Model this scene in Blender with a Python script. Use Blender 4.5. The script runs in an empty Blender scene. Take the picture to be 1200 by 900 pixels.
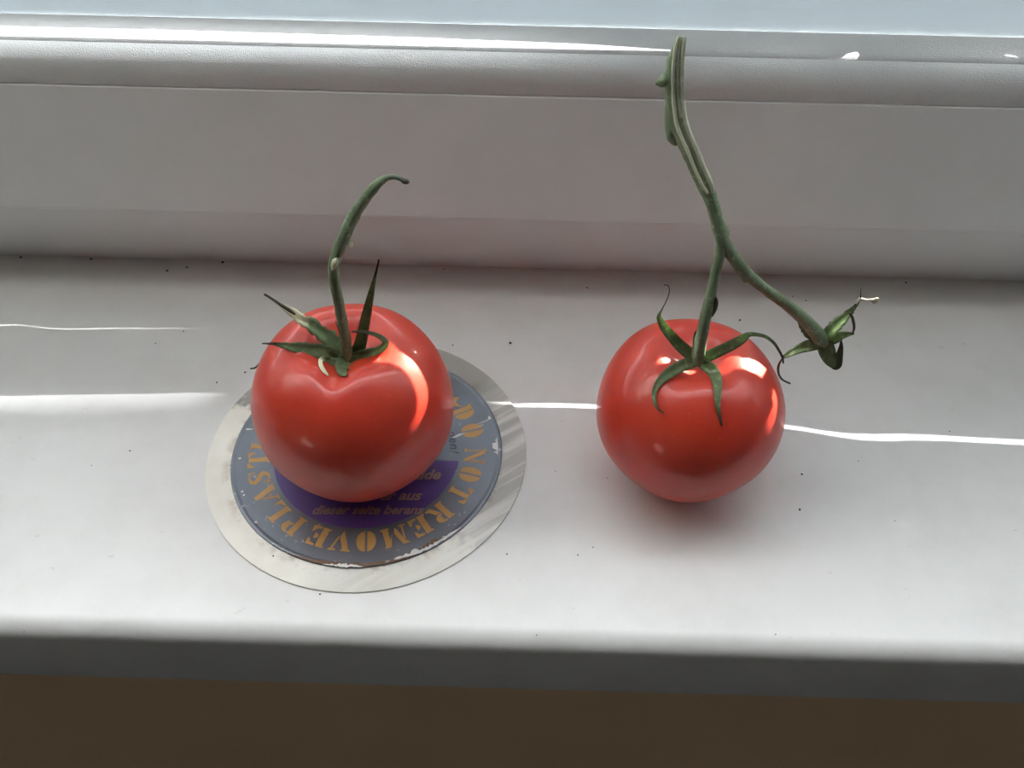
import bpy, bmesh, math, random
from mathutils import Vector, Matrix, noise
from mathutils.bvhtree import BVHTree

# ------------------------------------------------------------------ camera, world, sun, exposure
S = bpy.context.scene
COL = S.collection
MM = 0.001
F = 1037.0                                        # focal length in pixels of the 1200 px wide frame
PITCH, ROLL, YAW = math.radians(47.212), math.radians(1.1406), math.radians(0.507)
CAM = Vector((0, 0, 265.375))                     # millimetres; sill top is z = 0, window lies towards +Y


def cam_axes():
    cp, sp = math.cos(PITCH), math.sin(PITCH)
    f = Vector((0, cp, -sp)); r = Vector((1, 0, 0)); u = Vector((0, sp, cp))
    cr, sr = math.cos(ROLL), math.sin(ROLL)
    r2 = cr * r + sr * u; u2 = -sr * r + cr * u
    Z = Matrix.Rotation(YAW, 3, 'Z')
    return Z @ r2, Z @ u2, Z @ f


RT, UP, FW = cam_axes()
cd = bpy.data.cameras.new('camera'); cam = bpy.data.objects.new('camera', cd); COL.objects.link(cam)
cd.sensor_width = 36; cd.lens = 36 * F / 1200; cd.clip_start = 0.005; cd.clip_end = 100
M3 = Matrix((RT, UP, -FW)).transposed()
cam.matrix_world = Matrix.Translation(CAM * MM) @ M3.to_4x4()
S.camera = cam

W = bpy.data.worlds.new('daylight'); S.world = W; W.use_nodes = True
nt = W.node_tree; bg = nt.nodes['Background']
bg.inputs['Color'].default_value = (0.94, 0.98, 1.0, 1); bg.inputs['Strength'].default_value = 12.5


def sun(name, az, el, strength, angle, color):
    d = Vector((math.sin(az) * math.cos(el), math.cos(az) * math.cos(el), math.sin(el)))
    l = bpy.data.lights.new(name, 'SUN'); l.energy = strength; l.angle = math.radians(angle); l.color = color
    o = bpy.data.objects.new(name, l); COL.objects.link(o)
    o.rotation_euler = d.to_track_quat('Z', 'Y').to_euler(); o.location = d * 3
    return d


SUN1 = sun('sun', math.radians(40), math.atan(0.45 * math.cos(math.radians(40))), 38.0, 0.15, (1, 0.93, 0.80))
# added second sun, aimed to draw the sill streak and light some sepals
SUN2 = sun('added_streak_sun', math.radians(-60), math.atan(1.85 * math.cos(math.radians(60))), 14.0, 0.2, (1, 1, 1))

vs = S.view_settings
vs.view_transform = 'Standard'; vs.look = 'None'; vs.gamma = 1; vs.use_curve_mapping = False; vs.exposure = 0.32
S.cycles.max_bounces = 14; S.cycles.diffuse_bounces = 7; S.cycles.transparent_max_bounces = 16
S.cycles.sample_clamp_indirect = 4.0

# ------------------------------------------------------------------ helpers


def ray(x, y):
    return (x - 600) * RT - (y - 450) * UP + F * FW


def atY(x, y, Y):
    d = ray(x, y); return CAM + d * (Y / d.y)


def atz(x, y, z):
    d = ray(x, y); return CAM + d * ((z - CAM.z) / d.z)


def pxr(w, P):                                    # radius in mm of something w pixels wide at P
    return 0.5 * w * (P - CAM).dot(FW) / F


def tag(o, label=None, cat=None, group=None, kind=None):
    if label: o['label'] = label
    if cat: o['category'] = cat
    if group: o['group'] = group
    if kind: o['kind'] = kind
    return o


def empty(name, loc=(0, 0, 0)):
    o = bpy.data.objects.new(name, None); COL.objects.link(o); o.location = Vector(loc) * MM
    o.empty_display_size = 0.01
    return o


def mesh(name, verts, faces, mat, parent=None, smooth=False, attr=None):
    """verts in mm, world coordinates; the object's origin sits at its thing's base"""
    org = Vector((0, 0, 0))
    p = parent
    while p is not None:
        org += p.location / MM; p = p.parent
    me = bpy.data.meshes.new(name)
    me.from_pydata([(Vector(v) - org) * MM for v in verts], [], faces)
    bm = bmesh.new(); bm.from_mesh(me); bmesh.ops.recalc_face_normals(bm, faces=bm.faces); bm.to_mesh(me); bm.free()
    if smooth:
        for q in me.polygons: q.use_smooth = True
    if attr:
        a = me.attributes.new('t', 'FLOAT', 'POINT')
        a.data.foreach_set('value', attr)
    me.materials.append(mat)
    o = bpy.data.objects.new(name, me); COL.objects.link(o)
    if parent is not None: o.parent = parent
    return o


def prism(name, prof, x0, x1, mat, parent=None, smooth=False):
    """closed profile of (Y, z) extruded along X"""
    n = len(prof)
    v = [(x0, a, b) for a, b in prof] + [(x1, a, b) for a, b in prof]
    f = [(i, (i + 1) % n, n + (i + 1) % n, n + i) for i in range(n)] + [tuple(range(n)), tuple(range(2 * n - 1, n - 1, -1))]
    o = mesh(name, v, f, mat, parent)
    if smooth:
        for q in o.data.polygons[:-2]: q.use_smooth = True
        o.data.set_sharp_from_angle(angle=math.radians(40))
    return o


def box(name, a, b, mat, parent=None):
    x0, y0, z0 = a; x1, y1, z1 = b
    return prism(name, [(y0, z0), (y1, z0), (y1, z1), (y0, z1)], x0, x1, mat, parent)


def catmull(P, k=6):
    """P: list of equal length tuples; returns densified list"""
    out = []
    n = len(P)
    for i in range(n - 1):
        a = P[max(i - 1, 0)]; b = P[i]; c = P[i + 1]; d = P[min(i + 2, n - 1)]
        for j in range(k):
            t = j / k
            out.append(tuple(0.5 * (2 * b[m] + (c[m] - a[m]) * t + (2 * a[m] - 5 * b[m] + 4 * c[m] - d[m]) * t * t
                                    + (3 * b[m] - a[m] - 3 * c[m] + d[m]) * t ** 3) for m in range(len(b))))
    out.append(tuple(P[-1]))
    return out


def tube(name, path, mat, parent, seg=14, k=6, groove=0.0, bump=0.0, tt=None):
    """path: (x, y, z, r) in mm"""
    P = catmull(path, k)
    v = []; f = []; at = []
    side = Vector((1, 0, 0))
    for i, q in enumerate(P):
        c = Vector(q[:3]); a = Vector(P[max(i - 1, 0)][:3]); b = Vector(P[min(i + 1, len(P) - 1)][:3])
        t = (b - a).normalized()
        side = (side - t * side.dot(t)).normalized(); w = t.cross(side)
        for j in range(seg):
            an = 2 * math.pi * j / seg
            r = max(q[3], 0.05)
            r *= 1 + bump * noise.noise(Vector((c.x * .35 + math.cos(an) * 1.3, c.y * .35 + math.sin(an) * 1.3, c.z * .35)))
            r *= 1 + groove * math.cos(5 * an)
            v.append(c + r * (math.cos(an) * side + math.sin(an) * w)); at.append(i / (len(P) - 1))
    m = len(P)
    for i in range(m - 1):
        for j in range(seg):
            f.append((i * seg + j, i * seg + (j + 1) % seg, (i + 1) * seg + (j + 1) % seg, (i + 1) * seg + j))
    f.append(tuple(range(seg))); f.append(tuple((m - 1) * seg + j for j in range(seg)))
    return mesh(name, v, f, mat, parent, True, at)


def clear_of(P, T, gap):
    """push a point along its sight line until it lies outside tomato T"""
    if T is None: return P
    d = (CAM - P).normalized()
    for i in range(200):
        if outside(P, T) > gap: break
        P = P + d * 0.25
    return P


def ribbon(name, pts, mat, parent, T=None, fold=0.35, thick=0.55, gap=0.5, ragged=0.0, seed=0, k=5):
    """leaf-like sepal. pts: (px, py, Y, width px). A folded closed strip whose t runs base to tip"""
    rnd = random.Random(seed)
    Q = []
    for x, y, Y, w in pts:
        P = clear_of(atY(x, y, Y), T, gap)
        Q.append((P.x, P.y, P.z, pxr(w, P)))
    Q = catmull(Q, k)
    v = []; f = []; at = []
    n = len(Q)
    for i, q in enumerate(Q):
        c = Vector(q[:3]); a = Vector(Q[max(i - 1, 0)][:3]); b = Vector(Q[min(i + 1, n - 1)][:3])
        t = (b - a).normalized()
        view = (CAM - c).normalized()
        s = t.cross(view)
        if s.length < 0.1: s = t.cross(Vector((0, 0, 1)))
        s.normalize(); nn = s.cross(t).normalized()
        if nn.dot(view) < 0: nn = -nn
        r = max(q[3], 0.12); e = i / (n - 1)
        rl = r * (1 + ragged * rnd.uniform(-1, 1)); rr = r * (1 + ragged * rnd.uniform(-1, 1))
        th = thick * (1 - 0.6 * e)
        sec = [c - s * rl + nn * fold * r, c - s * rl * .5 + nn * fold * .35 * r, c + nn * 0.0, c + s * rr * .5 + nn * fold * .35 * r, c + s * rr + nn * fold * r]
        low = [p - nn * th for p in sec]
        ring = sec + low[::-1]
        v += ring; at += [e] * 10
    for i in range(n - 1):
        for j in range(10):
            f.append((i * 10 + j, i * 10 + (j + 1) % 10, (i + 1) * 10 + (j + 1) % 10, (i + 1) * 10 + j))
    f.append(tuple(range(10))); f.append(tuple((n - 1) * 10 + j for j in range(10)))
    return mesh(name, v, f, mat, parent, True, at)


def pipe(name, pts, mat, parent, **kw):
    """pts: (px, py, Y, width px)"""
    Q = []
    for x, y, Y, w in pts:
        P = atY(x, y, Y); Q.append((P.x, P.y, P.z, pxr(w, P)))
    return tube(name, Q, mat, parent, **kw)


# ------------------------------------------------------------------ materials


class N:
    def __init__(s, name):
        s.m = bpy.data.materials.new(name); s.m.use_nodes = True
        s.t = s.m.node_tree; s.b = s.t.nodes['Principled BSDF']; s.o = s.t.nodes['Material Output']

    def n(s, kind, **kw):
        q = s.t.nodes.new(kind)
        for k, x in kw.items():
            if k in q.inputs: q.inputs[k].default_value = x
            else: setattr(q, k, x)
        return q

    def l(s, a, b): s.t.links.new(a, b)

    def coord(s, scale=(1, 1, 1)):
        c = s.n('ShaderNodeTexCoord'); m = s.n('ShaderNodeMapping'); m.inputs['Scale'].default_value = scale
        s.l(c.outputs['Object'], m.inputs['Vector']); return m.outputs['Vector']

    def noise(s, scale, detail=4, rough=.55, vec=None):
        q = s.n('ShaderNodeTexNoise'); q.inputs['Scale'].default_value = scale; q.inputs['Detail'].default_value = detail
        q.inputs['Roughness'].default_value = rough
        s.l(vec if vec is not None else s.coord(), q.inputs['Vector']); return q.outputs['Fac']

    def ramp(s, fac, stops):
        q = s.n('ShaderNodeValToRGB'); e = q.color_ramp.elements
        while len(e) < len(stops): e.new(0.5)
        for a, (p, c) in zip(e, stops): a.position = p; a.color = (*c, 1)
        s.l(fac, q.inputs['Fac']); return q.outputs['Color']

    def mix(s, fac, a, b):
        q = s.n('ShaderNodeMix', data_type='RGBA')
        for i, x in ((0, fac), (6, a), (7, b)):
            if hasattr(x, 'links'): s.l(x, q.inputs[i])
            else: q.inputs[i].default_value = x if i == 0 else (*x, 1)
        return q.outputs[2]

    def bump(s, h, strength, dist=0.001):
        q = s.n('ShaderNodeBump'); q.inputs['Strength'].default_value = strength; q.inputs['Distance'].default_value = dist
        s.l(h, q.inputs['Height']); s.l(q.outputs['Normal'], s.b.inputs['Normal'])

    def math(s, op, a, b=0.0, c=0.0):
        q = s.n('ShaderNodeMath', operation=op)
        for i, x in enumerate((a, b, c)):
            if hasattr(x, 'links'): s.l(x, q.inputs[i])
            else: q.inputs[i].default_value = x
        return q.outputs[0]

    def base(s, c): 
        if hasattr(c, 'links'): s.l(c, s.b.inputs['Base Color'])
        else: s.b.inputs['Base Color'].default_value = (*c, 1)

    def set(s, **kw):
        for k, x in kw.items(): s.b.inputs[k.replace('_', ' ')].default_value = x


def plain(name, col, rough=.5, **kw):
    q = N(name); q.base(col); q.set(Roughness=rough, **kw); return q.m


# white painted sill: faint grime and hair-fine scratches
q = N('sill_paint')
g = q.noise(22, 6, .65); fine = q.noise(900, 3, .6)
c = q.mix(q.ramp(g, [(.42, (0, 0, 0)), (.78, (1, 1, 1))]), (.83, .83, .82), (.74, .735, .72))
c = q.mix(q.ramp(q.noise(140, 5, .7), [(.66, (0, 0, 0)), (.74, (1, 1, 1))]), c, (.62, .61, .59))
q.base(c); q.set(Roughness=.38, Specular_IOR_Level=.45)
q.bump(fine, .04, .0004)
M_SILL = q.m

q = N('frame_plastic')
g = q.noise(30, 5, .6)
q.base(q.mix(q.ramp(g, [(.4, (0, 0, 0)), (.8, (1, 1, 1))]), (.88, .88, .88), (.83, .825, .815)))
q.set(Roughness=.42, Specular_IOR_Level=.5); q.bump(q.noise(700, 2), .03, .0004)
M_FRAME = q.m

q = N('dusty_bead_plastic')                       # dusty beads with sparkling grains
g = q.noise(2600, 2, .5); dust = q.noise(3400, 1, .5)
q.base(q.mix(q.ramp(dust, [(.62, (0, 0, 0)), (.7, (1, 1, 1))]), (.78, .78, .78), (.9, .89, .86)))
q.set(Roughness=.3, Specular_IOR_Level=.6); q.bump(g, .9, .0004)
M_BEAD = q.m

M_GASKET = plain('grey_rubber', (.38, .38, .38), .7)
M_EXT = plain('outer_sill_metal', (.42, .46, .48), .45)

q = N('window_glass')                             # thin pane
tr = q.n('ShaderNodeBsdfTransparent'); gl = q.n('ShaderNodeBsdfGlossy'); gl.inputs['Roughness'].default_value = .02
fr = q.n('ShaderNodeLayerWeight', Blend=.5); mx = q.n('ShaderNodeMixShader')
q.l(q.math('MULTIPLY_ADD', q.math('POWER', fr.outputs['Facing'], 5.0), .9, .04), mx.inputs[0]); q.l(tr.outputs[0], mx.inputs[1]); q.l(gl.outputs[0], mx.inputs[2])
q.l(mx.outputs[0], q.o.inputs['Surface'])
M_GLASS = q.m

q = N('gobo_film')  # added sheet that holds back the sun except through its holes
df = q.n('ShaderNodeBsdfDiffuse'); tl = q.n('ShaderNodeBsdfTranslucent'); mx = q.n('ShaderNodeMixShader')
df.inputs['Color'].default_value = (.5, .53, .55, 1)
tl.inputs['Color'].default_value = (.150, .172, .190, 1)
mx.inputs[0].default_value = .5
q.l(df.outputs[0], mx.inputs[1]); q.l(tl.outputs[0], mx.inputs[2])
clear = q.n('ShaderNodeBsdfTransparent'); m2 = q.n('ShaderNodeMixShader'); m2.inputs[0].default_value = .06
q.l(mx.outputs[0], m2.inputs[1]); q.l(clear.outputs[0], m2.inputs[2]); q.l(m2.outputs[0], q.o.inputs['Surface'])
M_GOBO = q.m

q = N('brown_wall_paint'); g = q.noise(5, 5, .6)
q.base(q.mix(g, (.74, .52, .32), (.68, .47, .28))); q.set(Roughness=.9); M_WALL = q.m
M_REVEAL = plain('grey_reveal_paint', (.40, .40, .40), .9)
M_CEIL = plain('dark_ceiling_boards', (.10, .085, .07), .8)
M_WHITEWALL = plain('grey_wall_paint', (.46, .475, .49), .95)
q = N('wood_floor'); q.base(q.ramp(q.noise(3, 6, .6, q.coord((14, 1, 1))), [(.3, (.14, .14, .14)), (.7, (.2, .2, .2))])); q.set(Roughness=.5)
M_FLOOR = q.m

q = N('tomato_skin')
g = q.noise(40, 3, .5); sp = q.noise(900, 2, .5)
c = q.mix(q.ramp(g, [(.3, (0, 0, 0)), (.75, (1, 1, 1))]), (.54, .036, .021), (.62, .058, .029))
c = q.mix(q.ramp(sp, [(.62, (0, 0, 0)), (.75, (.35, .35, .35))]), c, (.70, .13, .055))
q.base(c)
q.set(Roughness=.38, Specular_IOR_Level=.4, Subsurface_Weight=.35, Subsurface_Scale=.005, Coat_Weight=.3, Coat_Roughness=.10)
q.b.inputs['Subsurface Radius'].default_value = (1.0, .35, .12)
q.bump(q.noise(260, 2), .03, .0006)
M_TOM = q.m


def green(name, a, b, tip, tip_at, rough=.6, transl=.25):
    q = N(name)
    at = q.n('ShaderNodeAttribute', attribute_name='t')
    g = q.noise(500, 4, .65); g2 = q.noise(130, 3, .6)
    c = q.mix(q.ramp(g2, [(.35, (0, 0, 0)), (.7, (1, 1, 1))]), a, b)
    c = q.mix(q.ramp(g, [(.55, (0, 0, 0)), (.75, (1, 1, 1))]), c, tuple(min(1, x * 1.6 + .03) for x in b))
    edge = q.math('ADD', at.outputs['Fac'], q.math('MULTIPLY', q.math('SUBTRACT', g2, .5), .3))
    k = q.ramp(edge, [(tip_at - .08, (0, 0, 0)), (tip_at + .08, (1, 1, 1))])
    c = q.mix(k, c, tip)
    q.base(c); q.set(Roughness=rough, Specular_IOR_Level=.35)
    q.bump(g, .35, .0006)
    if transl:
        tl = q.n('ShaderNodeBsdfTranslucent'); q.l(c, tl.inputs['Color'])
        mx = q.n('ShaderNodeMixShader'); mx.inputs[0].default_value = transl
        q.l(q.b.outputs[0], mx.inputs[1]); q.l(tl.outputs[0], mx.inputs[2]); q.l(mx.outputs[0], q.o.inputs['Surface'])
    return q.m


M_STEM = green('stem_skin', (.16, .225, .13), (.235, .31, .19), (.3, .3, .2), 1.5, .65, 0)
M_STEMDRY = green('stem_skin_drying_tip', (.145, .205, .12), (.215, .285, .175), (.13, .15, .13), .86, .65, 0)
M_SEPAL = green('sepal_skin', (.15, .21, .10), (.25, .33, .17), (.08, .085, .06), .80, .6, .4)
M_SEPALDRY = green('sepal_skin_straw_tip', (.15, .21, .10), (.25, .33, .17), (.88, .86, .62), .44, .6, .2)
M_PALE = green('pale_pith', (.68, .74, .55), (.8, .84, .66), (.7, .7, .55), 1.5, .7, 0)
M_PITH = green('hollow_pith', (.36, .42, .28), (.48, .53, .36), (.45, .48, .36), 1.5, .8, 0)
M_SUNPATCH = plain('painted_sun_patch', (.62, .62, .42), .6)  # pale colour standing in for sunlight on the stem
M_STRAW = plain('dry_straw', (.62, .60, .46), .7)
M_DRY = plain('dried_brown', (.09, .085, .06), .8)

# ------------------------------------------------------------------ the room and the window
XW = 640
R0 = dict(kind='structure')


def struct(o): o['kind'] = 'structure'; return o


struct(box('floor', (-3000, -4500, -920), (3000, 460, -900), M_FLOOR))
struct(box('ceiling', (-3000, -4500, 1500), (3000, 460, 1520), M_CEIL))
struct(box('wall_left', (-3020, -4500, -900), (-3000, 460, 1500), M_WHITEWALL))
struct(box('wall_right', (3000, -4500, -900), (3020, 460, 1500), M_WHITEWALL))
struct(box('wall_back', (-3020, -4520, -900), (3020, -4500, 1500), M_WHITEWALL))
wf = empty('wall_front', (0, 150, -900)); struct(wf)
struct(box('wall_below', (-3000, 146, -900), (3000, 440, -37), M_WALL, wf))
struct(box('wall_above', (-3000, 146, 1130), (3000, 440, 1500), M_REVEAL, wf))
struct(box('wall_side', (-3000, 146, -37), (-XW, 440, 1130), M_REVEAL, wf))
struct(box('wall_side', (XW, 146, -37), (3000, 440, 1130), M_REVEAL, wf))

# window sill board with a rounded nose
nose = [(146, -36.5), (134, -36.5)]
nose += [(131.6, -33)]
for i in range(0, 11):
    a = math.pi / 2 * i / 10
    nose.append((131.5 + 6.5 * (1 - math.cos(a)), -6.5 + 6.5 * math.sin(a)))
nose += [(322, 0), (322, -36.5)]
sill = prism('trim_1', nose, -XW + 1, XW - 1, M_SILL, None, True); struct(sill)

win = empty('window_1', (0, 330, 0)); struct(win)
win['label'] = 'white plastic window frame with dusty bead and added light-shaping film on its pane'
struct(prism('fixed_frame', [(319, 0.2), (299, 42.2), (440, 42.2), (440, .2)], -XW + 1, XW - 1, M_FRAME, win))
struct(prism('sash_frame', [(299.1, 42.3), (299.2, 42.9), (321.2, 85.3), (321.9, 85.6), (372, 85.6), (372, 42.3)], -XW + 1, XW - 1, M_FRAME, win))
bead = [(322.6, 85.65), (322.0, 86.0), (322.3, 89.5), (323.4, 92.2), (325.4, 94.6), (328.2, 96.6), (331, 97.7), (333.2, 98.1), (333.8, 97.4), (334, 86.1)]
struct(prism('glazing_bead', bead, -XW + 1, XW - 1, M_BEAD, win, True))
struct(prism('gasket', [(333.9, 90), (334, 96.6), (336.2, 96.4), (336.2, 90)], -XW + 1, XW - 1, M_GASKET, win))
lip = [(336.3, 88), (336.3, 96.5), (337, 97.4), (338.5, 98.1), (342, 98.9), (347, 99.9), (350, 100.5), (351, 100.5), (351.4, 100.1), (351.4, 88)]
struct(prism('glazing_lip', lip, -XW + 1, XW - 1, M_BEAD, win, True))
struct(box('glass_pane', (-XW + 2, 353.2, 87), (XW - 2, 357, 1128), M_GLASS, win))
struct(prism('added_shade_rail', [(318, 370), (316, 375), (316, 416), (318, 421), (352, 425), (352, 368)], -XW + 1, XW - 1, M_FRAME, win))  # unseen rail added to block light from the back of the sill
struct(prism('trim_2', [(373, 78), (373, 82), (520, 64), (520, 58)], -900, 900, M_EXT))

GOBO_Y = 352.2


# ------------------------------------------------------------------ shape of a tomato
TL = dict(X=-57.0, Y=204.2, a=34.3, b=32.1, z0=1.35, n=2.25, dep=8.5, sig=10.5, ph=.6, px=0.0,
          fur=[(-94, 3.0, 4.6, 15), (-20, 1.6, 5, 13), (60, 1.6, 5, 13), (140, 1.6, 5, 13), (205, 1.4, 5, 13)])
TR = dict(X=60.8, Y=207.8, a=32.7, b=30.2, z0=.05, n=2.12, dep=6.5, sig=9.5, ph=2.1, px=-1.5,
          fur=[(-50, 1.2, 5, 13), (25, 1.3, 5, 14), (100, 2.2, 6, 16), (165, 1.2, 5, 13), (235, 1.6, 5, 14)])


def top_drop(x, y, T):
    x = x - T['px']
    d = T['dep'] * math.exp(-(x * x + y * y) / T['sig'] ** 2)
    for ang, s, w, L in T['fur']:
        c, q = math.cos(math.radians(ang)), math.sin(math.radians(ang))
        u = x * c + y * q; v = -x * q + y * c
        d += s * math.exp(-(v / w) ** 2) * math.exp(-((u - .72 * L) / (.55 * L)) ** 2)
    return d


def tom_point(phi, th, T):
    n = T['n']
    c, s = math.cos(phi), math.sin(phi)
    k = (abs(c) ** n + abs(s) ** n) ** (-1 / n)
    rho = c * k; z = s * k
    lob = 1 + .010 * math.cos(5 * th + T['ph']) + .008 * math.cos(2 * th + 1.3 * T['ph']) + .005 * math.cos(3 * th)
    x = T['a'] * rho * math.cos(th) * lob; y = T['a'] * rho * math.sin(th) * lob
    zz = T['b'] * z
    if phi > 0:
        zz -= top_drop(x, y, T) * min(1, phi * 3)
    else:                                          # small blossom end hollow underneath
        zz += 1.2 * math.exp(-(x * x + y * y) / 16)
        zz = max(zz, -T['b'] + .02)
    return Vector((T['X'] + x, T['Y'] + y, T['z0'] + T['b'] + zz))


def outside(P, T):
    x, y, z = P.x - T['X'], P.y - T['Y'], P.z - T['z0'] - T['b']
    rho = math.hypot(x, y) / T['a']; n = T['n']
    full = ((rho ** n + abs(z / T['b']) ** n) ** (1 / n) - 1) * T['a']
    if rho < .97 and z > 0:
        return max(full, (z - (T['b'] * (1 - rho ** n) ** (1 / n) - top_drop(x, y, T))) * .75)
    return full


def tomato_flesh(T, parent):
    A, B = 112, 80
    v = []; f = []
    for i in range(B + 1):
        phi = -math.pi / 2 + math.pi * i / B
        if i in (0, B):
            v.append(tom_point(phi, 0, T))
        else:
            v += [tom_point(phi, 2 * math.pi * j / A, T) for j in range(A)]
    for j in range(A):
        f.append((0, 1 + (j + 1) % A, 1 + j))
        f.append((len(v) - 1, 1 + (B - 2) * A + j, 1 + (B - 2) * A + (j + 1) % A))
    for i in range(B - 2):
        for j in range(A):
            a = 1 + i * A
            f.append((a + j, a + (j + 1) % A, a + A + (j + 1) % A, a + A + j))
    return mesh('flesh', v, f, M_TOM, parent, True)


# ------------------------------------------------------------------ added film on the pane, its holes shaped to cast the sun patches
SLITS = []
def strip(pts):                                   # (X, z, width) along a slit
    up = [(x, z + w / 2) for x, z, w in pts]; dn = [(x, z - w / 2) for x, z, w in pts]
    SLITS.append(up + dn[::-1])


def sill_slit(pts):                               # (X, Y, width) of the streak on the sill, thrown by the added second sun
    k = SUN2
    out = []
    for x, y, w in pts:
        t = (GOBO_Y - y) / k.y
        out.append((x + k.x * t, k.z * t, w * k.z / k.y))
    strip(out)


PATCHES = []


def sun_slot(pts):                                    # (X, z, width), width measured across the added sun hole
    up, dn = [], []
    for i, (x, z, w) in enumerate(pts):
        a, b = pts[max(i - 1, 0)], pts[min(i + 1, len(pts) - 1)]
        dx, dz = b[0] - a[0], b[1] - a[1]; m = math.hypot(dx, dz)
        up.append((x - dz / m * w / 2, z + dx / m * w / 2)); dn.append((x + dz / m * w / 2, z - dx / m * w / 2))
    PATCHES.append(up + dn[::-1])


def sun_hole(x, z, r, k=1.0):  # round hole added to pass one spot of sun
    PATCHES.append([(x + k * r * math.cos(i * .6283) * (1 + .12 * math.sin(i * 4)), z + r * math.sin(i * .6283) * (1 + .12 * math.cos(i * 5))) for i in range(10)])


sun_slot([(79, 127.8, 0.45), (82, 129.2, 1.95), (87, 130.2, 2.55), (91.4, 129.6, 2.85), (95.1, 128.5, 3.00), (100.5, 126.5, 2.85), (104, 124.8, 2.70), (106.5, 123.6, 2.40), (108.2, 122.7, 1.95), (110, 121.4, 0.60)])
sun_slot([(189, 121.9, 0.36), (192, 122.9, 1.56), (196, 124.0, 2.28), (199, 123.6, 3.12), (202, 122.5, 4.32), (206.4, 120.6, 4.56)])
PATCHES.append([(212.6, 118.9), (216.1, 117.6), (219.4, 117.2), (222, 116.6), (221, 118.2), (218.1, 120.6), (215.3, 120.7)])
sun_hole(182, 121.2, 1.7, 1.2)
sun_hole(171, 121.7, 1.6, 1.3)
sun_slot([(219.3, 126.3, 1.44), (221, 129, 2.64), (223, 132.2, 1.44)])
sun_slot([(223.6, 139.4, 1.68), (229.6, 139.1, 2.16)])
sun_slot([(164, 134.4, 1.44), (167, 131.6, 2.28), (170.2, 128.7, 1.20)])
sun_slot([(184.6, 125.2, 0.96), (187.6, 125.9, 1.68), (190.6, 126.0, 0.96)])
sun_slot([(183.6, 132.4, 1.20), (184.6, 129, 1.68), (185.4, 126.6, 1.20)])
sun_slot([(193.6, 133.2, 1.44), (196.4, 134.8, 1.92)])
sun_slot([(-321.4, 334.4, .8), (-318.5, 333.6, 2.4), (-315.4, 332.5, .8)])
sun_slot([(-139.8, 323.8, 1.2), (-136.5, 325.0, 2.6), (-132.6, 326.2, 1.2)])
sun_slot([(-156, 314.4, 1.0), (-152, 317.1, 2.2), (-148.5, 319.4, 1.2)])
sun_slot([(-200.8, 336.2, .8), (-198.6, 338.6, 2.0), (-197, 340.6, .8)])
sun_slot([(-201, 332.6, .8), (-198.2, 330.3, 1.6), (-195.5, 327.6, .6)])
sill_slit([(-14, 234.2, .2), (-3, 233.9, 1.3), (8, 234.4, 1.9), (18.6, 234.7, 2.1), (31, 234.6, 2.1), (60, 231.5, 2.1), (90, 228, 2.1), (106, 226.6, 2.3),
           (115, 225.2, 2.6), (123, 223.6, 2.8), (131, 222.5, 3.0), (142, 222.3, 3.0), (152, 223.0, 2.8), (165, 223.0, 2.6), (180, 222.4, 2.5), (197, 221.9, 2.4), (225, 221, 2.2), (260, 220, 2.0)])
sill_slit([(-232, 271.0, .42), (-216, 272.8, .42), (-205, 271.3, .42), (-195, 270.8, .42), (-175, 272.1, .38), (-150, 273.0, .30), (-135, 273.2, .22), (-120, 273.2, .1)])
for i in range(24):                               # fine slits added to cast a soft band of light
    y = 236.3 - i * .95
    w = .34 * max(0, 1 - i / 25) ** 1.3 + .03
    sill_slit([(-262, y - 5.5, w), (-206, y - 5.0, w), (-160, y - 2.4, w), (-130, y - .6, w * .9), (-112, y + .2, w * .5), (-98, y + .4, .02)])

strip([(-420, 120.8, 8.6), (-150, 120.6, 8.6), (-60, 121.4, 7.2), (0, 122.4, 5.0), (22, 123.4, 2.5), (38, 124.2, .2)])

cu = bpy.data.curves.new('sun_gobo_film', 'CURVE'); cu.dimensions = '2D'; cu.fill_mode = 'BOTH'
GOBO_X0, GOBO_X1, GOBO_Z0, GOBO_Z1 = -630, 630, 99.4, 371
for poly in [[(GOBO_X0, GOBO_Z0), (GOBO_X1, GOBO_Z0), (GOBO_X1, GOBO_Z1), (GOBO_X0, GOBO_Z1)]] + SLITS + PATCHES:
    sp = cu.splines.new('POLY'); sp.points.add(len(poly) - 1); sp.use_cyclic_u = True
    for p, (x, z) in zip(sp.points, poly): p.co = (x * MM, z * MM, 0, 1)
cu.extrude = 0.0001
tmp = bpy.data.objects.new('gobo_tmp', cu); COL.objects.link(tmp)
bpy.context.view_layer.update()
me = bpy.data.meshes.new_from_object(tmp.evaluated_get(bpy.context.evaluated_depsgraph_get()))
bpy.data.objects.remove(tmp); bpy.data.curves.remove(cu)
me.name = 'sun_gobo_film'
for vv in me.vertices: vv.co = Vector((vv.co.x, GOBO_Y * MM - vv.co.z, vv.co.y)) - Vector(win.location)
me.materials.clear(); me.materials.append(M_GOBO)
film = bpy.data.objects.new('sun_gobo_film', me); COL.objects.link(film); film.parent = win; struct(film)

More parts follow.
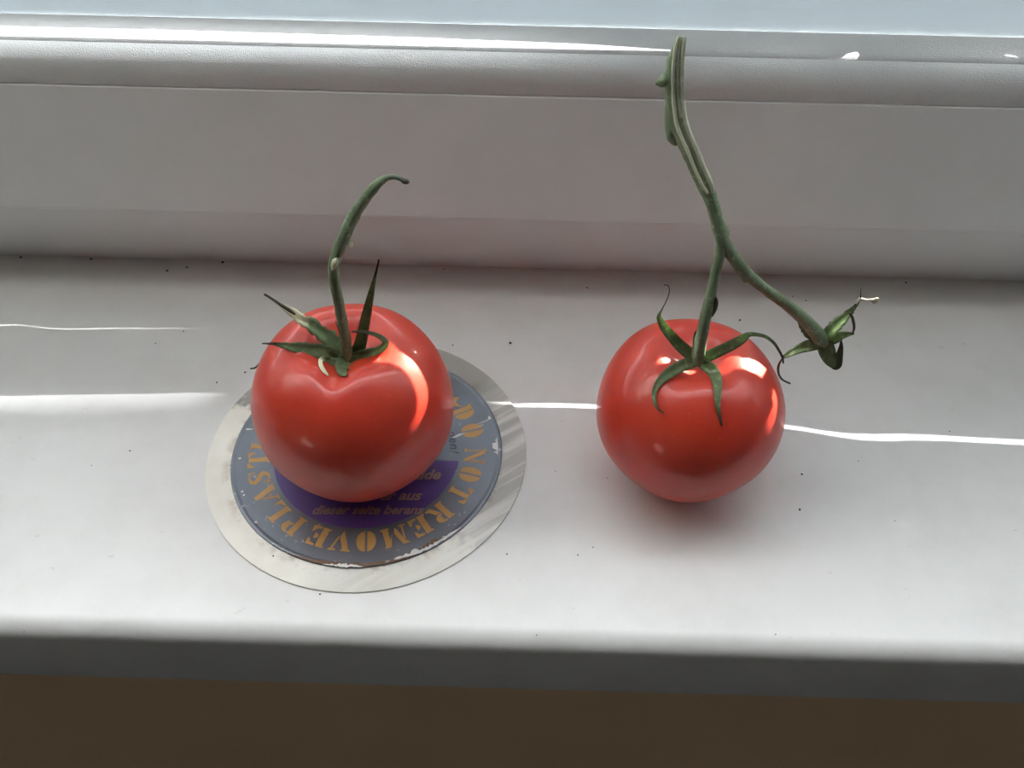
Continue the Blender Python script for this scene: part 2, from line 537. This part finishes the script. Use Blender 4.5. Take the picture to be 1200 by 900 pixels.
# ------------------------------------------------------------------ left tomato
tl = empty('tomato', (TL['X'], TL['Y'], TL['z0']))
tag(tl, 'red tomato with one short curved stem, standing on the lettered round disc', 'tomato', 'tomatoes on the window sill')
tomato_flesh(TL, tl)
ls = pipe('stem', [(407.5, 424, 203.5, 15), (406, 408, 203.8, 13.5), (403, 388, 204.2, 12.5), (397, 355, 205, 12), (391.5, 328, 206, 12.5), (391, 312, 206.6, 13.5),
                   (396.5, 294, 207.4, 14.5), (406, 270, 208.5, 15), (418, 247, 209.8, 14), (430, 230, 210.8, 13), (441, 217, 211.6, 11), (452, 209, 212.2, 8),
                   (462, 207.5, 212.4, 6), (470, 210, 212.3, 5), (474, 212, 212.2, 4)], M_STEMDRY, tl, bump=.16, groove=.03, k=8)
pipe('sun_patch', [(389.5, 317, 205.3, 2), (390.5, 312, 204.7, 5.5), (392.5, 307.5, 204.7, 8), (394.5, 303.5, 205.2, 4), (395, 302, 205.6, 1)], M_SUNPATCH, ls, seg=10, bump=.3)  # sunlit spot on the stem, painted as a pale blob
pipe('dry_tip', [(470, 210, 211.6, 4.5), (474, 212.5, 211.4, 6.5), (478.5, 212.5, 211.4, 5.5), (480, 212.5, 211.4, 1)], M_DRY, ls, seg=8, bump=.4)
pipe('bump', [(410, 286, 206.4, 2), (411.5, 285, 205.8, 4), (412, 288, 205.6, 4), (411, 290, 206, 1)], M_SEPALDRY, ls, seg=8)
sa = ribbon('sepal', [(408, 421, 204, 17), (396, 405, 205, 20), (380, 392, 206.5, 18), (365, 381, 208, 15), (352, 373, 209, 13), (342, 366, 209.8, 9), (330, 358, 210.5, 4), (320, 351, 211, 2.5), (311, 345, 211.4, 1.8)], M_SEPALDRY, tl, TL, ragged=.28, seed=3)
pipe('dry_tip', [(346, 368.5, 208.8, 2), (338, 362.5, 209, 4.5), (329, 357, 209.6, 3.6), (319, 350.5, 210.4, 2.8), (311, 345.5, 210.8, 2.6), (309.5, 344.5, 210.8, 1.4)], M_DRY, sa, seg=8, bump=.3)
ribbon('sepal', [(405, 424, 203, 16), (392, 417, 202.5, 19), (375, 412, 202, 18), (360, 409, 202, 16), (346, 407, 202, 12), (334, 405, 202, 8), (322, 403, 202, 4), (307, 402.5, 202, 1.5)], M_SEPAL, tl, TL, ragged=.2, seed=4)
ribbon('sepal', [(407, 424, 201.5, 14), (403, 431, 199.5, 22), (402, 436, 198, 14), (405, 439, 197.6, 5), (407, 440, 197.6, 1)], M_SEPAL, tl, TL, seed=5)
ribbon('sepal', [(398, 427, 201, 12), (388, 423, 200, 8), (381, 420.5, 199, 6), (376, 421.5, 198, 5), (376, 428, 197.5, 5), (380, 435, 197.3, 4.5), (385, 440, 197.2, 2)], M_SEPALDRY, tl, TL, seed=6)
ribbon('sepal', [(408, 423, 203, 14), (420, 418, 202.5, 14), (432, 414, 202, 12), (443, 410.5, 202, 9), (450, 406, 202.6, 8), (452, 400.5, 203.5, 7), (446, 395, 204.5, 6), (437, 391, 205, 5), (425, 389, 205.2, 3.5), (412, 388.5, 204.5, 2)], M_SEPAL, tl, TL, fold=.2, seed=7)
ribbon('sepal', [(412, 418, 204.5, 14), (421, 406, 205.5, 15), (425, 390, 206.5, 13), (429, 370, 208, 11.5), (433.5, 350, 209.5, 8.5), (437.5, 332, 211, 5), (441, 318, 212, 2.6), (444, 304, 213, 2)], M_SEPAL, tl, TL, fold=.45, seed=8)
ribbon('sepal', [(330, 396, 226, 3), (318, 405, 226, 2.5), (309, 417, 227, 2.2), (304, 426, 228, 2.2), (299, 431, 228, 2.2), (293, 432, 228, 1.6)], M_DRY, tl, TL, seed=9, gap=.2)
pipe('hair', [(403, 398, 200, 1.2), (397, 386, 200, 1.6), (393, 376, 200, 1)], M_DRY, tl, seg=6)

# ------------------------------------------------------------------ right tomato on its long forked vine
tr = empty('tomato', (TR['X'], TR['Y'], TR['z0']))
tag(tr, 'red tomato with a long forked vine stem, standing on the bare white sill', 'tomato', 'tomatoes on the window sill')
tomato_flesh(TR, tr)
vine = pipe('vine_stem', [(798.5, 43, 229, 10), (794, 58, 228, 14), (789.5, 75, 227, 17), (788, 95, 226, 19), (789.5, 115, 225, 21), (793, 138, 223.5, 21), (799, 156, 222, 20), (806, 174, 220.5, 19),
                          (816, 196, 218.8, 18), (825, 216, 217.2, 18), (831, 229, 216.2, 16.5), (836, 244, 215.2, 15), (841, 262, 213.8, 16), (845, 275, 213, 18), (846.5, 288, 212.2, 14)], M_STEM, tr, bump=.14, groove=.05, k=8)
# raised pale edges and the hollow between them along the split side
pts_c = [(799, 43, 9), (796, 58, 11), (794.5, 75, 12), (794, 95, 13), (794.5, 115, 13), (797, 138, 13), (802, 156, 13), (810, 174, 13), (819, 196, 13), (828, 216, 13), (832.5, 226, 8)]
YS = [228, 227, 226, 225, 224, 222.3, 220.8, 219.3, 217.6, 216, 215.2]
ribbon('hollow', [(x, y, Y - 5.4 * .32 * w / 13 * 1.35, w) for (x, y, w), Y in zip(pts_c, YS)], M_PITH, vine, fold=.1, thick=.6)
for sgn, w0 in ((-1, 4.2), (1, 5.5)):
    pipe('pith_ridge', [(x + sgn * w * .43, y, Y - 2.7 + (.4 if sgn > 0 else .2), (w0 if 0 < i < 10 else 3)) for i, ((x, y, w), Y) in enumerate(zip(pts_c, YS))], M_PALE, vine, seg=8, bump=.3)
pipe('pith_ridge', [(x + .5 + (i - 4) * .5, y, Y - 2.4, 3.2) for i, ((x, y, w), Y) in enumerate(zip(pts_c, YS)) if i < 6], M_PALE, vine, seg=8, bump=.3)
pipe('leaf_scar', [(783, 90, 226, 15), (776, 96, 226, 13), (771, 97.5, 226, 7), (768, 98, 226, 2)], M_STEM, vine, seg=10)
pipe('bract', [(787, 112, 225.5, 12), (786, 130, 224.6, 14), (786.5, 148, 223.6, 15), (788.5, 160, 223, 15), (791.5, 168, 222.6, 8), (792, 170, 222.6, 2)], M_STEM, vine, seg=10)
pipe('fruit_stem', [(845.5, 280, 212.6, 13), (843.5, 298, 211.5, 12.5), (838, 322, 210, 12), (833, 345, 208.8, 12.5), (828, 366, 207.8, 13.5), (823, 390, 206.6, 14.5), (819, 410, 205.6, 16), (817, 424, 205, 18)], M_STEM, vine, bump=.1, k=7)
pipe('bump', [(836, 346, 208.4, 4), (838.5, 352, 208, 6), (838, 362, 207.6, 5), (834.5, 371, 207.4, 1.5)], M_DRY, vine, seg=8, bump=.3)
side = pipe('side_stem', [(845, 276, 212.8, 15), (850, 287, 212.6, 15.5), (858, 299, 212.4, 15), (868, 313, 212.4, 15), (880, 325, 212.4, 13.5), (900, 341, 212.6, 12.5), (922, 357, 212.8, 13.5), (941, 373, 213, 15),
                          (955, 388, 213.1, 17), (963, 399, 213.2, 19), (966, 404, 213.2, 15)], M_STEM, vine, bump=.1, k=7)
pipe('bump', [(869, 317, 212, 7), (872, 324, 211.8, 8), (874, 329, 211.8, 6), (874, 330, 211.8, 2)], M_STEM, vine, seg=8, bump=.25)
Ye = 212
ribbon('sepal', [(962, 402, Ye, 14), (948, 405, Ye, 14), (936, 409, Ye - .3, 11), (926, 414, Ye - .6, 8), (919, 418, Ye - .9, 4.5), (916, 420, Ye - 1, 2)], M_SEPAL, vine, seed=11)
ribbon('sepal', [(966, 400, Ye - .5, 18), (969, 411, Ye - 1.5, 19), (973, 422, Ye - 2.4, 14), (976.5, 430, Ye - 3, 5), (978, 433, Ye - 3.1, 1.5)], M_SEPAL, vine, seed=12)
ribbon('sepal', [(985.5, 399, Ye + .6, 2), (985.5, 407, Ye, 5), (983, 419, Ye - 1.2, 9), (981, 428, Ye - 2.4, 10), (978, 433, Ye - 3, 3)], M_DRY, vine, fold=.1, seed=13)
ribbon('sepal', [(966, 397, Ye + .4, 14), (974, 387, Ye + 1, 15), (985, 376, Ye + 2, 13), (996, 366, Ye + 2.6, 8), (1003, 358, Ye + 3, 4), (1008, 352, Ye + 3.2, 2)], M_SEPAL, vine, fold=.3, ragged=.15, seed=14)
pipe('straw_tip', [(1004, 356, Ye + 3, 3), (1008, 351, Ye + 3, 4), (1014, 351.5, Ye + 3, 2.2), (1020, 351.5, Ye + 3, 2.4), (1024, 352.5, Ye + 3, 5.5), (1028, 350.5, Ye + 3, 4.5), (1029.5, 349.5, Ye + 3, 2)], M_STRAW, vine, seg=8, bump=.4)
pipe('hair', [(1009, 352, Ye + 3, 2), (1008.5, 345, Ye + 3, 1), (1009, 338, Ye + 3, .7)], M_DRY, vine, seg=6)
ribbon('sepal', [(968, 399, Ye + .2, 13), (978, 396, Ye + .4, 14), (987, 393, Ye + .8, 9), (995, 391.5, Ye + 1, 5), (1001, 391, Ye + 1.2, 2)], M_SEPAL, vine, fold=.3, seed=15)
pipe('hair', [(996, 366, Ye + 2.2, 3), (999.5, 374, Ye + 2, 3.5), (1001, 384, Ye + 1.8, 3), (999, 391, Ye + 1.4, 2)], M_DRY, vine, seg=6)
ribbon('sepal', [(960, 400, Ye + 1, 14), (951, 391, Ye + 2, 15), (943, 382, Ye + 2.6, 13), (937, 373, Ye + 3, 8), (931, 365, Ye + 3.3, 5), (928, 361, Ye + 3.5, 2)], M_SEPAL, vine, ragged=.15, fold=.3, seed=16)

ribbon('sepal', [(816, 422, 206, 13), (806, 413, 207, 14.5), (795, 403, 208, 13.5), (786, 393, 209, 12), (778, 383, 210, 10), (773, 374, 210.8, 7), (772.5, 369, 211, 4), (775.5, 363, 211.3, 1.8), (782, 350, 212, 1.2), (784.5, 340, 212.4, 1.0), (782.5, 334.5, 212.6, 1), (778, 334, 212.6, .8)], M_SEPAL, tr, TR, seed=21)
ribbon('sepal', [(817, 424, 204.5, 11), (806, 426, 203, 14), (794, 431, 201, 14), (783, 438, 199, 13), (774, 446, 197, 10), (768, 455, 195, 7), (766.5, 465, 193, 5), (768, 474, 191.5, 3.5), (772, 480, 190.5, 2.5), (778, 484, 190, 2.2)], M_SEPAL, tr, TR, seed=22)
ribbon('sepal', [(818, 424, 204, 10), (827, 428, 202.5, 14), (836, 436, 200, 14), (840.5, 448, 197.5, 12), (841, 462, 195, 8.5), (841.5, 476, 192.5, 6), (843.5, 488, 190.5, 3.5), (846, 499.5, 189, 2.2)], M_SEPAL, tr, TR, seed=23)
ribbon('sepal', [(818, 423, 205, 11), (832, 416.5, 205, 13.5), (848, 409, 205, 13), (861, 402.5, 205, 12.5), (871, 396.5, 205.3, 10.5), (878, 392, 205.6, 6), (888, 392.2, 205.6, 4.5), (898, 395, 205.4, 4), (907, 402, 205.2, 3.6), (913, 411, 205, 3), (917, 419, 204.8, 2.6), (918, 426, 204.6, 2)], M_SEPAL, tr, TR, fold=.2, seed=24)
pipe('hair', [(917, 420, 204.5, 2), (912.5, 428, 204.5, 3), (912.5, 438, 204.5, 2.6), (917, 445, 204.5, 2.6), (925, 449, 204.5, 2.4), (926, 449, 204.5, 1)], M_DRY, tr, seg=6)
ribbon('sepal', [(817, 420, 207, 11), (817, 408, 208.5, 11), (816, 397, 210, 8), (816, 388, 211, 3)], M_SEPAL, tr, TR, seed=25)

# ------------------------------------------------------------------ the round disc under the left tomato
CX, CY = -56.0, 208.3
DZ = 0.8
q = N('clear_plastic_with_residue')
v = q.coord()
sep = q.n('ShaderNodeSeparateXYZ'); q.l(v, sep.inputs[0])
X_, Y_ = sep.outputs[0], sep.outputs[1]
big = q.noise(38, 5, .62, v)
# pale torn backing paper clings to the lower left of the rim
side_ = q.math('ADD', q.math('MULTIPLY', X_, -9), q.math('MULTIPLY', Y_, -13))
res = q.ramp(q.math('ADD', q.math('ADD', side_, -.12), q.math('MULTIPLY', big, .85)), [(.46, (0, 0, 0)), (.50, (1, 1, 1))])
rotm = q.n('ShaderNodeMapping'); rotm.inputs['Rotation'].default_value = (0, 0, math.radians(-36)); q.l(v, rotm.inputs[0])
strm = q.n('ShaderNodeMapping'); strm.inputs['Scale'].default_value = (9, 170, 1); q.l(rotm.outputs[0], strm.inputs[0])
stre = q.ramp(q.noise(1.6, 4, .6, strm.outputs[0]), [(.44, (0, 0, 0)), (.60, (1, 1, 1))])
right_ = q.ramp(q.math('ADD', q.math('MULTIPLY', X_, 14), q.math('MULTIPLY', Y_, -9)), [(.25, (0, 0, 0)), (.5, (1, 1, 1))])
c = q.mix(big, (.60, .60, .55), (.70, .70, .67))
c = q.mix(res, c, q.mix(q.ramp(big, [(.35, (0, 0, 0)), (.7, (1, 1, 1))]), (.97, .95, .87), (.84, .82, .73)))
c = q.mix(q.math('MULTIPLY', stre, right_), c, (.96, .95, .90))
rad = q.math('SQRT', q.math('ADD', q.math('MULTIPLY', X_, X_), q.math('MULTIPLY', Y_, Y_)))
rust = q.math('MULTIPLY', q.ramp(rad, [(.0506, (1, 1, 1)), (.0545, (0, 0, 0))]), q.ramp(q.noise(90, 5, .7, v), [(.5, (0, 0, 0)), (.62, (1, 1, 1))]))
c = q.mix(q.math('MULTIPLY', rust, .6), c, (.30, .19, .10))
q.base(c)
q.set(Roughness=.25, Specular_IOR_Level=.5)
al = q.mix(res, (.45, .45, .45), (1, 1, 1)); al = q.mix(right_, al, (.85, .85, .85))
q.l(al, q.b.inputs['Alpha'])
M_CLEAR = q.m

q = N('brushed_lid_metal')
v = q.coord(); g = q.noise(60, 5, .6, v); sp = q.noise(420, 3, .6, v)
c = q.mix(g, (.125, .14, .17), (.22, .24, .275))
c = q.mix(q.ramp(sp, [(.66, (0, 0, 0)), (.72, (1, 1, 1))]), c, (.42, .45, .48))
q.base(c); q.set(Metallic=.55, Roughness=.42); q.bump(g, .08, .001)
M_LID = q.m
M_RIM = plain('lid_rim_metal', (.16, .18, .21), .35, Metallic=.6)
q = N('gold_print'); g = q.noise(300, 3, .6)
q.base(q.mix(g, (.48, .26, .075), (.58, .34, .11))); q.set(Roughness=.45); M_GOLD = q.m
M_PURPLE = plain('purple_print', (.105, .055, .24), .45)
M_DARKPRINT = plain('dark_violet_print', (.05, .035, .09), .5)
M_FAINT = plain('faded_gold_print', (.32, .20, .15), .5)
M_PAPER = plain('torn_white_paper', (.80, .80, .78), .8)
M_RUST = plain('rust_brown_glue', (.17, .10, .06), .7)

disc = empty('round_disc', (CX, CY, 0))
tag(disc, 'round clear plastic disc with gold lettered metal lid lying under the left tomato', 'disc')


def lathe(name, prof, mat, parent, seg=128):
    n = len(prof); v = []; f = []
    for j in range(seg):
        a = 2 * math.pi * j / seg
        v += [(CX + r * math.cos(a), CY + r * math.sin(a), z) for r, z in prof]
    for j in range(seg):
        for i in range(n - 1):
            a, b = j * n + i, ((j + 1) % seg) * n + i
            f.append((a, b, b + 1, a + 1))
    f.append(tuple(j * n for j in range(seg))); f.append(tuple(j * n + n - 1 for j in range(seg)))
    o = mesh(name, v, f, mat, parent, True); o.data.set_sharp_from_angle(angle=math.radians(35)); return o


lathe('clear_disc', [(59.8, .03), (60, .15), (60, .65), (59.7, DZ)], M_CLEAR, disc)
lid = lathe('lid', [(50.6, DZ), (50.9, 1.0), (50.7, 1.45), (50.2, 1.6), (49.6, 1.55), (49.2, 1.3), (48.6, 1.24)], M_LID, disc)
rim = []
for r, z in ((50.75, 1.46), (50.25, 1.66)): pass
LZ = 1.27


def flat(name, polys, mat, parent, z=LZ, th=.04):
    v = []; f = []
    for P in polys:
        k = len(v); n = len(P)
        v += [(x, y, z) for x, y in P] + [(x, y, z + th) for x, y in P]
        f.append(tuple(k + i for i in range(n))); f.append(tuple(k + n + i for i in range(n)))
        f += [(k + i, k + (i + 1) % n, k + n + (i + 1) % n, k + n + i) for i in range(n)]
    return mesh(name, v, f, mat, parent)


def arc(cx, cy, rx, ry, a0, a1, n=14):
    return [(cx + rx * math.cos(math.radians(a0 + (a1 - a0) * i / n)), cy + ry * math.sin(math.radians(a0 + (a1 - a0) * i / n))) for i in range(n + 1)]


def rect(x0, y0, x1, y1): return [(x0, y0), (x1, y0), (x1, y1), (x0, y1)]


def stem(x0, x1, s=.07):                           # heavy stem with slab feet
    return [(x0 - s, 0), (x1 + s, 0), (x1 + s, .07), (x1, .12), (x1, .88), (x1 + s, .93), (x1 + s, 1), (x0 - s, 1), (x0 - s, .93), (x0, .88), (x0, .12), (x0 - s, .07)]


GLYPH = {
    'O': [arc(-.05, .5, .36, .52, 90, 270), arc(.05, .5, .36, .52, -90, 90)],
    'D': [[(-.42, 0), (-.08, 0), (-.08, 1), (-.42, 1), (-.42, .93), (-.34, .88), (-.34, .12), (-.42, .07)], arc(-.02, .5, .40, .5, -90, 90)],
    'N': [[(-.44, 1), (-.14, 1), (.34, .12), (.34, 0), (.20, 0), (-.30, .86), (-.44, .93)], [(-.44, 0), (-.16, 0), (-.16, .06), (-.26, .1), (-.26, .74), (-.34, .88), (-.34, .1), (-.44, .06)],
          [(.18, 1), (.46, 1), (.46, .94), (.38, .9), (.38, .16), (.28, .34), (.28, .9), (.18, .94)]],
    'T': [[(-.2, 0), (.2, 0), (.2, .07), (.12, .12), (.12, .96), (-.12, .96), (-.12, .12), (-.2, .07)], [(-.44, 1), (-.16, 1), (-.16, .9), (-.28, .86), (-.36, .68), (-.44, .68)], [(.44, 1), (.16, 1), (.16, .9), (.28, .86), (.36, .68), (.44, .68)]],
    'R': [[(-.44, 0), (-.10, 0), (-.10, 1), (-.44, 1), (-.44, .93), (-.36, .88), (-.36, .12), (-.44, .07)], [(-.04, 1)] + arc(.06, .75, .30, .25, 90, -90) + [(-.04, .5), (-.04, .58), (.06, .62), (.06, .88), (-.04, .92)],
          [(-.04, .46), (.18, .46), (.34, .12), (.46, .1), (.46, 0), (.18, 0)]],
    'E': [[(-.42, 0), (-.06, 0), (-.06, 1), (-.42, 1), (-.42, .93), (-.34, .88), (-.34, .12), (-.42, .07)], [(0, 1), (.38, 1), (.38, .68), (.30, .68), (.22, .86), (0, .9)], [(0, 0), (.38, 0), (.38, .32), (.30, .32), (.22, .14), (0, .1)], [(0, .45), (.12, .36), (.18, .36), (.18, .64), (.12, .64), (0, .55)]],
    'M': [[(-.52, 1), (-.26, 1), (.0, .36), (-.06, .1), (-.12, .1), (-.42, .88), (-.52, .93)], [(-.54, 0), (-.26, 0), (-.26, .07), (-.35, .1), (-.35, .66), (-.42, .8), (-.42, .1), (-.54, .07)],
          [(.06, .3), (.26, 1), (.52, 1), (.52, .93), (.46, .88), (.46, .12), (.54, .07), (.54, 0), (.16, 0), (.16, .07), (.22, .12), (.22, .62)]],
    'V': [[(-.48, 1), (-.08, 1), (-.08, .93), (-.14, .9), (.08, .3), (-.02, 0), (-.06, 0), (-.40, .9), (-.48, .93)], [(.14, 1), (.46, 1), (.46, .93), (.38, .9), (.14, .22), (.10, .36), (.28, .9), (.14, .93)]],
    'P': [[(-.40, 0), (0, 0), (0, .07), (-.06, .12), (-.06, 1), (-.40, 1), (-.40, .93), (-.32, .88), (-.32, .12), (-.40, .07)], [(0, 1)] + arc(.10, .72, .30, .28, 90, -90) + [(0, .44), (0, .53), (.1, .58), (.1, .86), (0, .91)]],
    'L': [[(-.40, 0), (-.04, 0), (-.04, .88), (.04, .93), (.04, 1), (-.40, 1), (-.40, .93), (-.32, .88), (-.32, .12), (-.40, .07)], [(.02, 0), (.40, 0), (.40, .36), (.32, .36), (.24, .14), (.02, .1)]],
    'A': [[(-.06, 1), (.12, 1), (.42, .1), (.50, .07), (.50, 0), (.08, 0), (.08, .07), (.14, .1), (-.08, .76)], [(-.48, 0), (-.18, 0), (-.18, .07), (-.28, .1), (-.22, .28), (.0, .28), (-.03, .36), (-.18, .36), (-.10, .62), (-.14, .74), (-.38, .1), (-.48, .07)]],
    'I': [stem(-.12, .12)],
}
sx = [(.30, .80), (.24, .92), (.02, .97), (-.18, .90), (-.24, .74), (-.12, .60), (.10, .46), (.20, .30), (.10, .12), (-.06, .06), (-.24, .12), (-.30, .24)]
sw = [.04, .08, .11, .22, .27, .27, .27, .27, .22, .11, .08, .04]
L_, R_ = [], []
for i, (x, y) in enumerate(sx):
    a, b = sx[max(i - 1, 0)], sx[min(i + 1, len(sx) - 1)]
    dx, dy = b[0] - a[0], b[1] - a[1]; m = math.hypot(dx, dy)
    L_.append((x - dy / m * sw[i] * .42, y + dx / m * sw[i] * .42)); R_.append((x + dy / m * sw[i] * .42, y - dx / m * sw[i] * .42))
GLYPH['S'] = [L_ + R_[::-1], rect(.28, .66, .36, .98), rect(-.36, .04, -.28, .36)]

RING = [('D', 29.4), ('O', 15.8), ('N', -1.8), ('O', -14.4), ('T', -27.4), ('R', -43.2), ('E', -55.4), ('M', -69), ('O', -83.2), ('V', -95.6), ('E', -107.4),
        ('P', -122.6), ('L', -134.6), ('A', -147.2), ('S', -159.6), ('T', -171.5), ('I', -180.5)]
for ch, ang in RING:
    a = math.radians(ang); up = (math.cos(a), math.sin(a)); rt = (math.sin(a), -math.cos(a))
    polys = []
    for P in GLYPH[ch]:
        polys.append([(CX + up[0] * (36.6 + 8.0 * y) + rt[0] * 8.3 * x, CY + up[1] * (36.6 + 8.0 * y) + rt[1] * 8.3 * x) for x, y in P])
    flat('letter', polys, M_GOLD, lid)
a = math.radians(40.5)
flat('ornament', [[(CX + 40 * math.cos(a) + x, CY + 40 * math.sin(a) + y) for x, y in [(-5, -1), (-1, -2.2), (4.2, -3.2), (1.2, -.6), (2.6, 2.2), (-2, 1.6)]]], M_GOLD, lid)
a0 = math.degrees(math.asin(4.0 / 35))
flat('purple_panel', [[(CX + x, CY + y) for x, y in arc(0, 0, 35, 35, -a0, -180 + a0, 60)]], M_PURPLE, lid, LZ, .02)


def text(name, s, size, x, y, ang, mat, shear=.35, align='RIGHT', z=LZ + .03, bold=.0):
    c = bpy.data.curves.new(name, 'FONT'); c.body = s; c.size = size * MM; c.shear = shear; c.align_x = align; c.offset = bold * MM
    c.extrude = .00002
    t = bpy.data.objects.new('tmp_text', c); COL.objects.link(t); bpy.context.view_layer.update()
    me = bpy.data.meshes.new_from_object(t.evaluated_get(bpy.context.evaluated_depsgraph_get()))
    bpy.data.objects.remove(t); bpy.data.curves.remove(c)
    me.transform(Matrix.Translation(Vector((x, y, z)) * MM) @ Matrix.Rotation(math.radians(ang), 4, 'Z'))
    me.name = name; me.materials.clear(); me.materials.append(mat)
    o = bpy.data.objects.new(name, me); COL.objects.link(o); o.parent = lid
    return o


text('printed_line', 'side', 6.2, 28.2, -12.6, 3, M_FAINT, bold=.18)
text('printed_line', 'er aus', 6.0, 21.8, -22.2, 2, M_FAINT, bold=.15)
text('printed_line', 'dieser seite berans', 5.2, 23.2, -28.2, 2, M_FAINT, bold=.15)
for k, ch in enumerate('nen!'):                  # dark line of text curving round the upper half
    an = 16.5 - 5.6 * k + (1.2 if k == 3 else 0); a = math.radians(an)
    text('printed_letter', ch, 5.6, 31 * math.cos(a), 31 * math.sin(a), an - 90, M_DARKPRINT, shear=.2, align='CENTER')

# torn flecks of paper, a pale scratch and rusty glue on the lid
rnd = random.Random(8)


def fleck(x, y, r, mat, z=LZ, stretch=1.0, ang=0.0, name='paper_fleck', n=9, parent=None):
    P = atz(x, y, z); ca, sa = math.cos(ang), math.sin(ang); pts = []
    for i in range(n):
        a = 2 * math.pi * i / n; k = r * rnd.uniform(.6, 1.25)
        u, w = k * stretch * math.cos(a), k * math.sin(a)
        pts.append((P.x + u * ca - w * sa, P.y + u * sa + w * ca))
    return flat(name, [pts], mat, parent or lid, z, .06)


fleck(574, 489.5, 1.0, M_PAPER); fleck(566, 494.5, .32, M_PAPER, stretch=9, ang=.5, name='scratch'); fleck(562, 499, .18, M_PAPER, stretch=11, ang=.5, name='scratch')
fleck(538, 510, .6, M_PAPER, stretch=4.5, ang=.5, name='scratch')
for x, y, s in [(292, 503, 3), (281, 537, 1.4), (284, 616 - 40, 1.2), (286, 580, 1), (300, 612, 1.3)]: fleck(x, y, .45, M_PAPER, stretch=s)


def edge_strip(a0, a1, r0, r1, mat, name, n=26, z=LZ + .36):
    o = []; i_ = []
    for k in range(n + 1):
        a = math.radians(a0 + (a1 - a0) * k / n); t = math.sin(math.pi * k / n)
        ro = r1 + rnd.uniform(-.35, .35) * t; ri = r1 - (r1 - r0) * t * rnd.uniform(.35, 1.1) - .08
        o.append((CX + ro * math.cos(a), CY + ro * math.sin(a))); i_.append((CX + ri * math.cos(a), CY + ri * math.sin(a)))
    return flat(name, [o + i_[::-1]], mat, lid, z, .05)


edge_strip(-4, 12, 47.4, 50.2, M_PAPER, 'torn_paper', z=LZ + .1)
edge_strip(-78, -42, 48.4, 50.4, M_PAPER, 'torn_paper')
edge_strip(-118, -62, 49.2, 50.8, M_RUST, 'rust_stain', z=LZ + .42)
edge_strip(-100, -84, 49.6, 51.0, M_PAPER, 'torn_paper', z=LZ + .5)
edge_strip(-62, -50, 47.9, 49.6, M_RUST, 'rust_stain', z=LZ + .44)

# ------------------------------------------------------------------ crumbs of dirt on the sill
M_CRUMB = plain('dark_dirt', (.045, .04, .035), .9)
CR = [(598, 402, 4.2), (530.5, 404, 2.4), (940, 555.5, 3), (937, 597, 3.6), (594, 649, 2.4), (677, 650, 2.2), (695, 641, 2), (375, 696, 2.6), (629, 744, 2.4), (909, 743, 2.2), (196, 317, 3.6), (219, 313, 3.2), (108, 301.5, 3.6), (25, 300.5, 3.2),
      (262, 305, 4), (287, 436, 2.8), (254, 448, 2.4), (215, 388, 2.2), (182, 402, 1.8), (520, 315, 2), (688, 337, 2.4), (600 + 267, 375, 3), (929, 347, 2.2), (320, 651, 2.8), (945, 352, 2), (28, 740, 2), (1113, 505, 2), (651, 552, 1.6), (712, 560, 1.6),
      (152, 528, 2.2), (107, 545, 1.6), (1049, 610, 1.8), (1006, 540, 1.6), (1062, 331, 3)]
CR = [c + (('foot',) if c[1] < 325 else ('front',) if c[1] > 630 else ('left',) if c[0] < 300 else ('middle',) if c[0] < 760 else ('right',)) for c in CR]
WHERE = {'foot': 'along the foot of the window frame', 'front': 'on the front part of the sill', 'left': 'left of the left tomato and disc',
         'middle': 'between the two tomatoes', 'right': 'right of and behind the right tomato'}
NTH = ['leftmost', 'second', 'third', 'fourth', 'fifth', 'sixth', 'seventh', 'eighth', 'ninth', 'tenth', 'eleventh', 'twelfth']
for x, y, w, zone in CR:
    w *= .85; P = atz(x, y, 0.4)
    hr = math.hypot(P.x - CX, P.y - CY)
    zb = 0.0 if hr > 60 else (DZ if hr > 51 else LZ)
    P = atz(x, y, zb + .3)
    if P.y > 317.5: P.y = 317.5
    r = pxr(w, P); c = empty('dirt_crumb', (P.x, P.y, zb))
    bpy.data.objects.remove(c)
    bm = bmesh.new(); bmesh.ops.create_icosphere(bm, subdivisions=1, radius=1)
    for vv in bm.verts:
        k = rnd.uniform(.7, 1.25); vv.co = Vector((vv.co.x * r * k * rnd.uniform(.9, 1.3), vv.co.y * r * k, max(0, (vv.co.z + .75) * r * .7 * k)))
    me = bpy.data.meshes.new('dirt_crumb'); bm.to_mesh(me); bm.free()
    for vv in me.vertices: vv.co = vv.co * MM
    me.materials.append(M_CRUMB)
    o = bpy.data.objects.new('dirt_crumb', me); COL.objects.link(o); o.location = Vector((P.x, P.y, zb)) * MM
    k = sum(1 for q in CR if q[3] == zone and q[0] < x)
    tag(o, ('leftmost tiny dark crumb ' if k == 0 else NTH[k] + ' tiny dark crumb from the left ') + WHERE[zone], 'crumb', 'crumbs of dirt on the sill')
